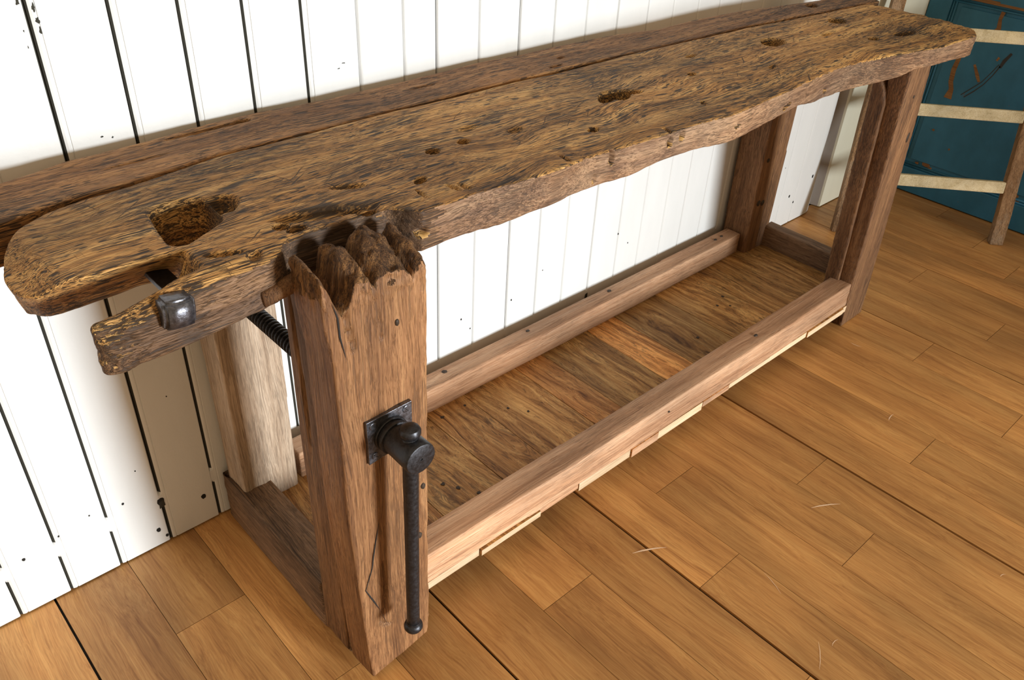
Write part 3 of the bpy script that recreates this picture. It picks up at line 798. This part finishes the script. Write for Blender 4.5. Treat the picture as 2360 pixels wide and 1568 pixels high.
def build_legs():
    # front left leg, directly behind the vise jaw
    bm = loft_solid([(.012, rect(.458, .596, -.472, -.396)), (.4, rect(.456, .597, -.472, -.398)), (.81, rect(.452, .598, -.468, -.402))])
    me = rough_solid(bm, .004, 'Z', .001, 2, 51)
    P = getco(me); N = normals(me)
    cr = np.abs(P[:, 1] + .428 - .004 * np.sin(P[:, 2] * 9)) ; w = (N[:, 0] < -.5) & (P[:, 2] > .45)
    P[:, 0] += np.where(w, .012 * (1 - sstep(0, .005, cr)) * sstep(.45, .6, P[:, 2]), 0)
    setco(me, P)
    link('leg', me, M_leg, BENCH, smooth=True)
    # rear left post, pale
    bm = loft_solid([(.072, rect(.466, .586, -.10, -.022)), (.812, rect(.462, .592, -.10, -.022))])
    me = rough_solid(bm, .004, 'Z', .0008, 7, 52, .0025)
    link('leg', me, M_pale, BENCH, smooth=True, label='pale broad leg by the wall')
    # rear right leg: two boards side by side
    bm = loft_solid([(.001, rect(2.238, 2.355, -.108, -.012)), (.812, rect(2.212, 2.352, -.108, -.012))])
    me = rough_solid(bm, .0045, 'Z', .0007, 2, 53, .0015)
    P = getco(me); N = normals(me)
    for xc in (2.303,):
        P[:, 1] += np.where(N[:, 1] < -.6, .006 * (1 - sstep(0, .006, np.abs(P[:, 0] - xc))), 0)
    setco(me, P)
    add_spots(me, [((2.252, -.1095, .255), (0, -1, 0), .008, .009), ((2.275, -.1095, .25), (0, -1, 0), .010, .009), ((2.25, -.1095, .40), (0, -1, 0), .006, .006)], 1)
    link('leg', me, [M_leg, M_knot], BENCH, smooth=True)
    # front right leg, leaning slightly left, with a rounded batten on its inner side
    def q(z, a, b, y0, y1):
        s = z / .806
        return rect(a[0] + (a[1] - a[0]) * s, b[0] + (b[1] - b[0]) * s, y0, y1)
    lv = [(z, q(z, (2.218, 2.134), (2.345, 2.248), -.493, -.440)) for z in (.001, .2, .4, .6, .815)]
    bm = loft_solid(lv)
    me = rough_solid(bm, .004, 'Z', .0008, 2, 54, .002)
    add_spots(me, [((2.245, -.494, .60), (0, -1, 0), .006, .014), ((2.196, -.494, .72), (0, -1, 0), .003, .004)], 1)
    leg = link('leg', me, [M_leg, M_knot], BENCH, smooth=True)
    lv = []
    for z in (.002, .2, .4, .6, .70, .73, .752, .765):
        y0 = -.452 if z < .69 else -.452 + .03 * ((z - .69) / .075) ** 2
        s = z / .806
        xa = 2.218 - .084 * s - .010; 
        lv.append((z, rect(xa, xa + .10, y0, -.408)))
    bm = loft_solid(lv)
    me = rough_solid(bm, .004, 'Z', .0007, 2, 55, .0015)
    link('batten', me, M_leg, leg, smooth=True, label='brown batten with a rounded top on the inner side of the leg')
build_legs()

def build_rails():
    # rails sit on the shelf boards
    def bar(x0, x1, y0, y1, z0, z1, bow, seed, size=.004, it=3, low=.002):
        n = 14; bm = bmesh.new(); rings = []
        for k in range(n):
            s = k / (n - 1); xx = x0 + (x1 - x0) * s; b = bow * 4 * s * (1 - s)
            rings.append([bm.verts.new(p) for p in ((xx, y0 + b, z0), (xx, y1 + b, z0), (xx, y1 + b, z1), (xx, y0 + b, z1))])
        for a, b_ in zip(rings[:-1], rings[1:]):
            for i in range(4): bm.faces.new([a[i], a[(i + 1) % 4], b_[(i + 1) % 4], b_[i]])
        bm.faces.new(rings[0][::-1]); bm.faces.new(rings[-1])
        return rough_solid(bm, size, 'X', .0005, it, seed, low)
    me = bar(.598, 2.213, -.489, -.424, .079, .157, -.005, 61, it=2)
    add_spots(me, [((.66, -.448, .1585), (0, 0, 1), .004, .004), ((1.75, -.462, .1585), (0, 0, 1), .006, .004), ((1.35, -.496, .13), (0, -1, 0), .003, .002)], 1)
    link('side_rail', me, [M_rail, M_knot], BENCH, smooth=True)
    me = bar(.60, 2.222, -.088, -.032, .079, .148, -.006, 62, it=4)
    add_spots(me, [((1.02, -.058, .149), (0, 0, 1), .007, .006), ((1.30, -.058, .149), (0, 0, 1), .006, .004), ((1.62, -.058, .149), (0, 0, 1), .007, .005), ((2.12, -.062, .149), (0, 0, 1), .006, .004), ((2.155, -.060, .149), (0, 0, 1), .006, .004),
                   ((1.34, -.0915, .112), (0, -1, 0), .003, .003)], 1)
    link('side_rail', me, [M_rail, M_knot], BENCH, smooth=True)
    bm = bmesh.new(); box(bm, .457, .525, -.395, .0 - .012, .001, .128); box(bm, .462, .5, -.474, -.39, .001, .105)
    me = rough_solid(bm, .004, 'Y', .001, 3, 63, .004)
    P = getco(me); N = normals(me)
    P = carve(P, N, [(.475, -.02, .016, .022, 0, .025, .5)])
    setco(me, P)
    link('end_rail', me, M_erail, BENCH, smooth=True)
    bm = bmesh.new(); box(bm, 2.334, 2.380, -.438, -.100, .055, .150)
    me = rough_solid(bm, .004, 'Y', .0006, 2, 64, .0015)
    link('end_rail', me, M_erail, BENCH, smooth=True)
build_rails()

def build_shelf():
    bm = bmesh.new(); tones = []
    xb = [.53, .612, .765, .932, 1.053, 1.227, 1.325, 1.50, 1.614, 1.80, 1.99, 2.19, 2.335]
    tv = [.45, .5, .62, .42, .55, .58, .40, .66, .34, .55, .42, .38]
    for i in range(len(xb) - 1):
        x0, x1 = xb[i] + .0009, xb[i + 1] - .0009
        yf = -.492 + random.uniform(-.004, .004)
        if x0 < .6: yf = -.39
        if x1 > 2.2 : yf = -.43
        zt = .080 + random.uniform(-.0006, .0006); zb = .062 + random.uniform(-.003, .003)
        if x0 > 1.0 and x1 < 1.5: zb -= .004
        n0 = len(bm.faces)
        v, fs = box(bm, x0, x1, yf, -.030, zb, zt)
        tones += [tv[i]] * 6
        fs[2].material_index = 1 if i not in (3, 5, 7) else 3
    # little piece reaching the right leg
    v, fs = box(bm, 2.1906, 2.212, -.492, -.43, .059, .0797); tones += [.5] * 6; fs[2].material_index = 1
    # knots
    n0 = len(bm.faces)
    for (x, y, r, rx) in ((1.90, -.245, .004, .005), (1.955, -.225, .004, .005), (1.93, -.27, .0035, .004), (.84, -.33, .004, .005), (.822, -.30, .005, .004), (.865, -.37, .004, .004), (1.03, -.125, .0035, .0035),
                          (1.105, -.20, .003, .003), (1.135, -.24, .003, .003), (1.72, -.31, .004, .004), (.96, -.125, .005, .004)):
        disc(bm, (x, y, .0806), (0, 0, 1), r, 2, rx=rx, up=Vector((0, 1, 0)), jit=.25, h=.0004)
    tones += [.3] * (len(bm.faces) - n0)
    me = bpy.data.meshes.new('shelf'); bmesh.ops.recalc_face_normals(bm, faces=bm.faces[:]); bm.to_mesh(me); bm.free()
    tone_attr(me, tones)
    ca = me.color_attributes.new('tint', 'FLOAT_COLOR', 'CORNER'); d = np.ones((len(me.loops), 4), np.float32)
    tints = [(1, .95, .85), (1.1, .9, .7), (.9, .88, .8), (1.05, .95, .85), (.95, .9, .8), (1.3, .98, .72), (.95, .98, .9), (1.3, .98, .7), (.82, .88, .86), (1.15, 1.08, .92), (1.1, 1.05, .9), (.9, .9, .85)]
    for p in me.polygons:
        c = .5 + .5 * np.array(tints[min(11, max(0, int(np.searchsorted(xb, p.center.x) - 1)))])
        d[p.loop_start:p.loop_start + p.loop_total, :3] = c
    ca.data.foreach_set('color', d.ravel())
    link('shelf', me, [M_shelf, M_sawn, M_knot, M_rail], BENCH, label='low shelf of short reclaimed planks with pale sawn ends')
build_shelf()

def build_jaw():
    lv = []
    for z, xl, xr in ((.008, .462, .588), (.03, .461, .590), (.07, .458, .592), (.2, .452, .592), (.44, .4425, .593), (.62, .443, .597), (.73, .442, .597), (.80, .434, .597), (.866, .434, .597)):
        yb = -.478 if z < .6 else -.478 + .004
        lv.append((z, rect(xl, xr, -.548, yb)))
    bm = loft_solid(lv)
    me = vox(bm, .0032); relax(me, 3)
    P = getco(me); N = normals(me); x, y, z = P[:, 0].copy(), P[:, 1].copy(), P[:, 2].copy()
    # broken, rotted top: three humps with clefts between, a thin spike at the left
    s = (x - .434) / .163; yy = np.clip((-.478 - y) / .07, 0, 1)          # yy 0 at the rear, 1 at the front
    hump = (np.interp(s, [0, .05, .09, .14, .20, .26, .32, .41, .46, .49, .53, .60, .70, .79, .825, .85, .88, .93, 1.0],
                      [.868, .868, .846, .802, .820, .860, .868, .864, .846, .838, .862, .874, .872, .860, .842, .836, .858, .868, .856]))
    fr_ = np.interp(s, [0, .05, .10, .17, .24, .30, .42, .48, .52, .6, .78, .83, .86, .89, .95, 1.0], [.866, .850, .822, .798, .808, .842, .846, .826, .838, .840, .838, .828, .812, .830, .842, .832])
    ztop = hump * (1 - sstep(.30, 1.0, yy)) + fr_ * sstep(.30, 1.0, yy)
    ztop = ztop + fbm(P, (60, 60, 40), 71, 4) * .010
    w = sstep(.70, .866, z)
    P[:, 2] = z + w * (ztop - .868)
    P[:, 2] += (1 - sstep(.02, .10, z)) * np.clip((x - .462) / .13, 0, 1) * .026
    wr = sstep(.79, .83, P[:, 2])
    P += N * (wr * fbm(P, (100, 100, 70), 72, 4) * .0055)[:, None]
    # fibres, right edge nibbled, long shakes
    P += N * (fbm(P, (24, 24, 3), 73) * .0022 + fbm(P, (150, 150, 9), 74, 2) * .0008)[:, None]
    P[:, 0] += np.where(N[:, 0] > .4, fbm(P, (8, 8, 20), 75) * .0035, 0)
    front = N[:, 1] < -.5
    for pts, dep, wd in (([(.497, .30), (.499, .24), (.494, .19), (.487, .155), (.493, .140), (.505, .133)], .006, .0032), ([(.463, .83), (.468, .78), (.475, .74)], .012, .0035), ([(.505, .85), (.512, .80), (.518, .74)], .005, .003)):
        dmin = np.full(len(P), 9.)
        for (xa, za), (xb, zb) in zip(pts[:-1], pts[1:]):
            d = np.array([xb - xa, zb - za]); L2 = d @ d
            tt = np.clip(((P[:, 0] - xa) * d[0] + (P[:, 2] - za) * d[1]) / L2, 0, 1)
            dmin = np.minimum(dmin, np.hypot(P[:, 0] - xa - tt * d[0], P[:, 2] - za - tt * d[1]))
        P[:, 1] += np.where(front, dep * (1 - sstep(wd * .3, wd, dmin)), 0)
    setco(me, P)
    add_spots(me, [((.583, -.5485, .42), (0, -1, 0), .004, .006), ((.545, -.5485, .755), (0, -1, 0), .003, .005), ((.574, -.5485, .31), (0, -1, 0), .004, .006)], 1)
    bm = bmesh.new(); bm.from_mesh(me)
    for pts, w in (([(.494, .398), (.487, .365), (.481, .333), (.476, .301), (.461, .259), (.475, .22), (.485, .19)], .0011), ([(.485, .19), (.493, .16), (.501, .127)], .0004), ([(.448, .825), (.454, .80), (.455, .77), (.461, .735)], .0010)):
        L = []; R_ = []
        for i, (px, pz) in enumerate(pts):
            ww = w * (1.2 if 0 < i < len(pts) - 1 else .2) * random.uniform(.6, 1.3)
            yq = -.5478 + (.0022 * float(fbm(np.array([[px, -.548, pz]]), (24, 24, 3), 73)[0]) * -1) - .0016
            L.append(bm.verts.new((px - ww, yq, pz))); R_.append(bm.verts.new((px + ww, yq, pz)))
        for i in range(len(pts) - 1):
            f = bm.faces.new([L[i], R_[i], R_[i + 1], L[i + 1]]); f.material_index = 2
    bm.to_mesh(me); bm.free()
    NN = np.empty(len(me.polygons) * 3, np.float32); me.polygons.foreach_get('normal', NN); NN = NN.reshape(-1, 3)
    CC = np.empty(len(me.polygons) * 3, np.float32); me.polygons.foreach_get('center', CC); CC = CC.reshape(-1, 3).astype(np.float64)
    MI = np.empty(len(me.polygons), np.int32); me.polygons.foreach_get('material_index', MI)
    edge = .822 + .012 * fbm(CC, (60, 60, 10), 77)
    MI[(MI == 0) & (CC[:, 2] > .77) & ((NN[:, 2] > .30) | ((CC[:, 2] > edge) & (NN[:, 1] > -.75)))] = 3
    link('vise_jaw', me, [M_jaw, M_knot, M_hole, M_rot], BENCH, smooth=True, label='upright oak vise jaw with rotted broken top')
    me.polygons.foreach_set('material_index', MI)

    # iron screw plate with four slotted screws
    bm = bmesh.new()
    hexa(bm, [(.482, -.5545, .532), (.560, -.5545, .540), (.560, -.547, .540), (.482, -.547, .532), (.481, -.5545, .6125), (.561, -.5545, .6135), (.561, -.547, .6135), (.481, -.547, .6125)])
    bevel(bm, .0008, 2)
    plate = link('screw_plate', tomesh(bm), M_iron_grey, BENCH, label='square dark iron plate')
    for px, pz, rot in ((.492, .602, .6), (.550, .604, .9), (.493, .545, .8), (.549, .549, .3)):
        bm = bmesh.new()
        lathe(bm, [(-.001, .0062), (.0008, .0062), (.0014, .0052), (.0016, 0)], (px, -.5545, pz), (0, -1, 0), 20)
        v, fs = box(bm, -.0052, .0052, -.0003, .0003, -.0005, .0005)
        bmesh.ops.transform(bm, matrix=Matrix.Translation((px, -.5562, pz)) @ Matrix.Rotation(rot, 4, 'Y'), verts=v)
        for f in fs: f.material_index = 1
        link('plate_screw', tomesh(bm), [M_iron_grey, M_hole], plate)
    # screw head: collars then a stout cylinder with a domed-flat end
    C0 = (.5205, -.5545, .575)
    bm = bmesh.new()
    lathe(bm, [(-.002, .0285), (.004, .0285), (.0052, .0275), (.0055, .0250), (.0105, .0250), (.0115, .0278), (.0150, .0278), (.0165, .0270), (.017, .0244), (.060, .0256), (.0715, .0256), (.0740, .0245), (.0748, .0225),
               (.0750, .0022), (.0735, .0018), (.0735, 0)], C0, (0, -1, 0), 56)
    link('screw_head', tomesh(bm), M_iron, BENCH, smooth='angle')
    # tommy bar hanging through the head, a knob at each end
    A = Vector((.5130, -.6065, .184)); B = Vector((.5205, -.6040, .608))
    d = (B - A); L = d.length
    bm = bmesh.new(); lathe(bm, [(0, .0112), (.03, .0108), (L * .5, .0112), (L * .85, .0120), (L, .0120)], A, d, 28)
    bar = link('vise_handle', tomesh(bm), M_iron, BENCH, smooth=True, label='hanging black iron handle bar')
    for P0, sgn in ((A, -1), (B, 1)):
        bm = bmesh.new(); k = 1.0 if sgn < 0 else 1.0
        lathe(bm, [(-.010, .0115), (-.006, .0122), (-.0045, .0140), (0, .0158), (.0045, .0160), (.009, .0136), (.0122, .008), (.0132, 0)], P0, d * sgn, 32)
        link('handle_knob', tomesh(bm), M_iron, bar, smooth='angle')
    # threaded screw behind the leg
    bm = bmesh.new(); seg = 28; pitch = .0095; y0 = -.40; y1 = -.085; st = 14
    nn = int((y1 - y0) / pitch * st); rings = []
    for i in range(nn + 1):
        yv = y0 + (y1 - y0) * i / nn; ring = []
        for k in range(seg):
            a = 2 * PI * k / seg; ph = ((yv - y0) / pitch + a / (2 * PI)) % 1
            r = .0152 if ph < .42 else (.0118 if .52 < ph < .90 else (.0135))
            ring.append(bm.verts.new((.5205 + r * math.cos(a), yv, .578 + r * math.sin(a))))
        rings.append(ring)
    for r0, r1 in zip(rings[:-1], rings[1:]):
        for k in range(seg): bm.faces.new([r0[k], r0[(k + 1) % seg], r1[(k + 1) % seg], r1[k]])
    bm.faces.new(rings[0]); bm.faces.new(rings[-1][::-1])
    link('vise_screw', tomesh(bm), M_iron, BENCH, smooth=False, label='threaded black iron screw')
build_jaw()

def build_ironwork():
    # bolt through the prong: hammered square head in front, flat strap across the slot
    bm = bmesh.new()
    cx, cy, cz, r = .287, -.474, .839, .0195
    v, fs = box(bm, cx - r, cx + r, cy - .013, cy + .02, cz - r, cz + r)
    bmesh.ops.bevel(bm, geom=bm.edges[:], offset=.0045, segments=3, affect='EDGES')
    bmesh.ops.subdivide_edges(bm, edges=bm.edges[:], cuts=2, use_grid_fill=True)
    for w in bm.verts:
        q = w.co; n = vnoise(np.array([[q.x * 130, q.y * 130, q.z * 130]]), 5)[0]
        if q.y < cy - .004:
            rr = ((q.x - cx) ** 2 + (q.z - cz) ** 2) / r ** 2
            q.y += .0045 * rr + n * .0010
    rotm = Matrix.Translation((cx, cy, cz)) @ Matrix.Rotation(.10, 4, 'Y') @ Matrix.Translation((-cx, -cy, -cz))
    bm.transform(rotm)
    head_me = tomesh(bm)
    bm = bmesh.new(); box(bm, .299, .325, -.455, -.285, .822, .831); bevel(bm, .0012, 2)
    strap = link('iron_bolt', tomesh(bm), M_iron, BENCH, label='flat iron bar across the slot of the forked end')
    link('bolt_head', head_me, M_iron_grey, strap, smooth=True, label='shiny square hammered bolt head')
    bm = bmesh.new(); box(bm, .446, .466, -.401, -.394, .850, .8675); bevel(bm, .0015, 2)
    link('nail', tomesh(bm), M_steel, BENCH, label='grey square nail head')
    bm = bmesh.new(); lathe(bm, [(0, .013), (.055, .0125), (.058, .011)], (.395, -.466, .812), (1, -.0, .12), 20)
    link('wooden_peg', tomesh(bm), M_leg, BENCH, smooth=True)
build_ironwork()

# ------------------------------------------------------------------ light: one tall window across the room, soft daylight from all round
def area(name, loc, target, sx, sy, energy, col, spread=180):
    l = bpy.data.lights.new(name, 'AREA'); l.shape = 'RECTANGLE'; l.size = sx; l.size_y = sy; l.energy = energy; l.color = col
    l.spread = math.radians(spread)
    o = bpy.data.objects.new(name, l); COL.objects.link(o); o.location = loc
    d = Vector(target) - Vector(loc); o.rotation_euler = d.to_track_quat('-Z', 'Y').to_euler()
    return o
area('window_daylight', (2.3, -6.6, 1.05), (.6, 0, .25), 1.0, 1.4, 72, (.90, .96, 1.0), 58)

w = bpy.data.worlds.new('World'); S.world = w; w.use_nodes = True
bg = w.node_tree.nodes['Background']; bg.inputs[0].default_value = (1.0, .75, .47, 1); bg.inputs[1].default_value = .58

# ------------------------------------------------------------------ camera
cam = bpy.data.cameras.new('camera'); cam.sensor_width = 36; cam.lens = 29.51773
co = bpy.data.objects.new('camera', cam); COL.objects.link(co)
R = Matrix(((0.736218, 0.362562, -0.57143), (-0.675179, 0.450914, -0.58379), (0.046006, 0.815614, 0.576765)))
co.matrix_world = Matrix.Translation((0, -1.3294, 1.4)) @ R.to_4x4()
cam.clip_start = .02
S.camera = co
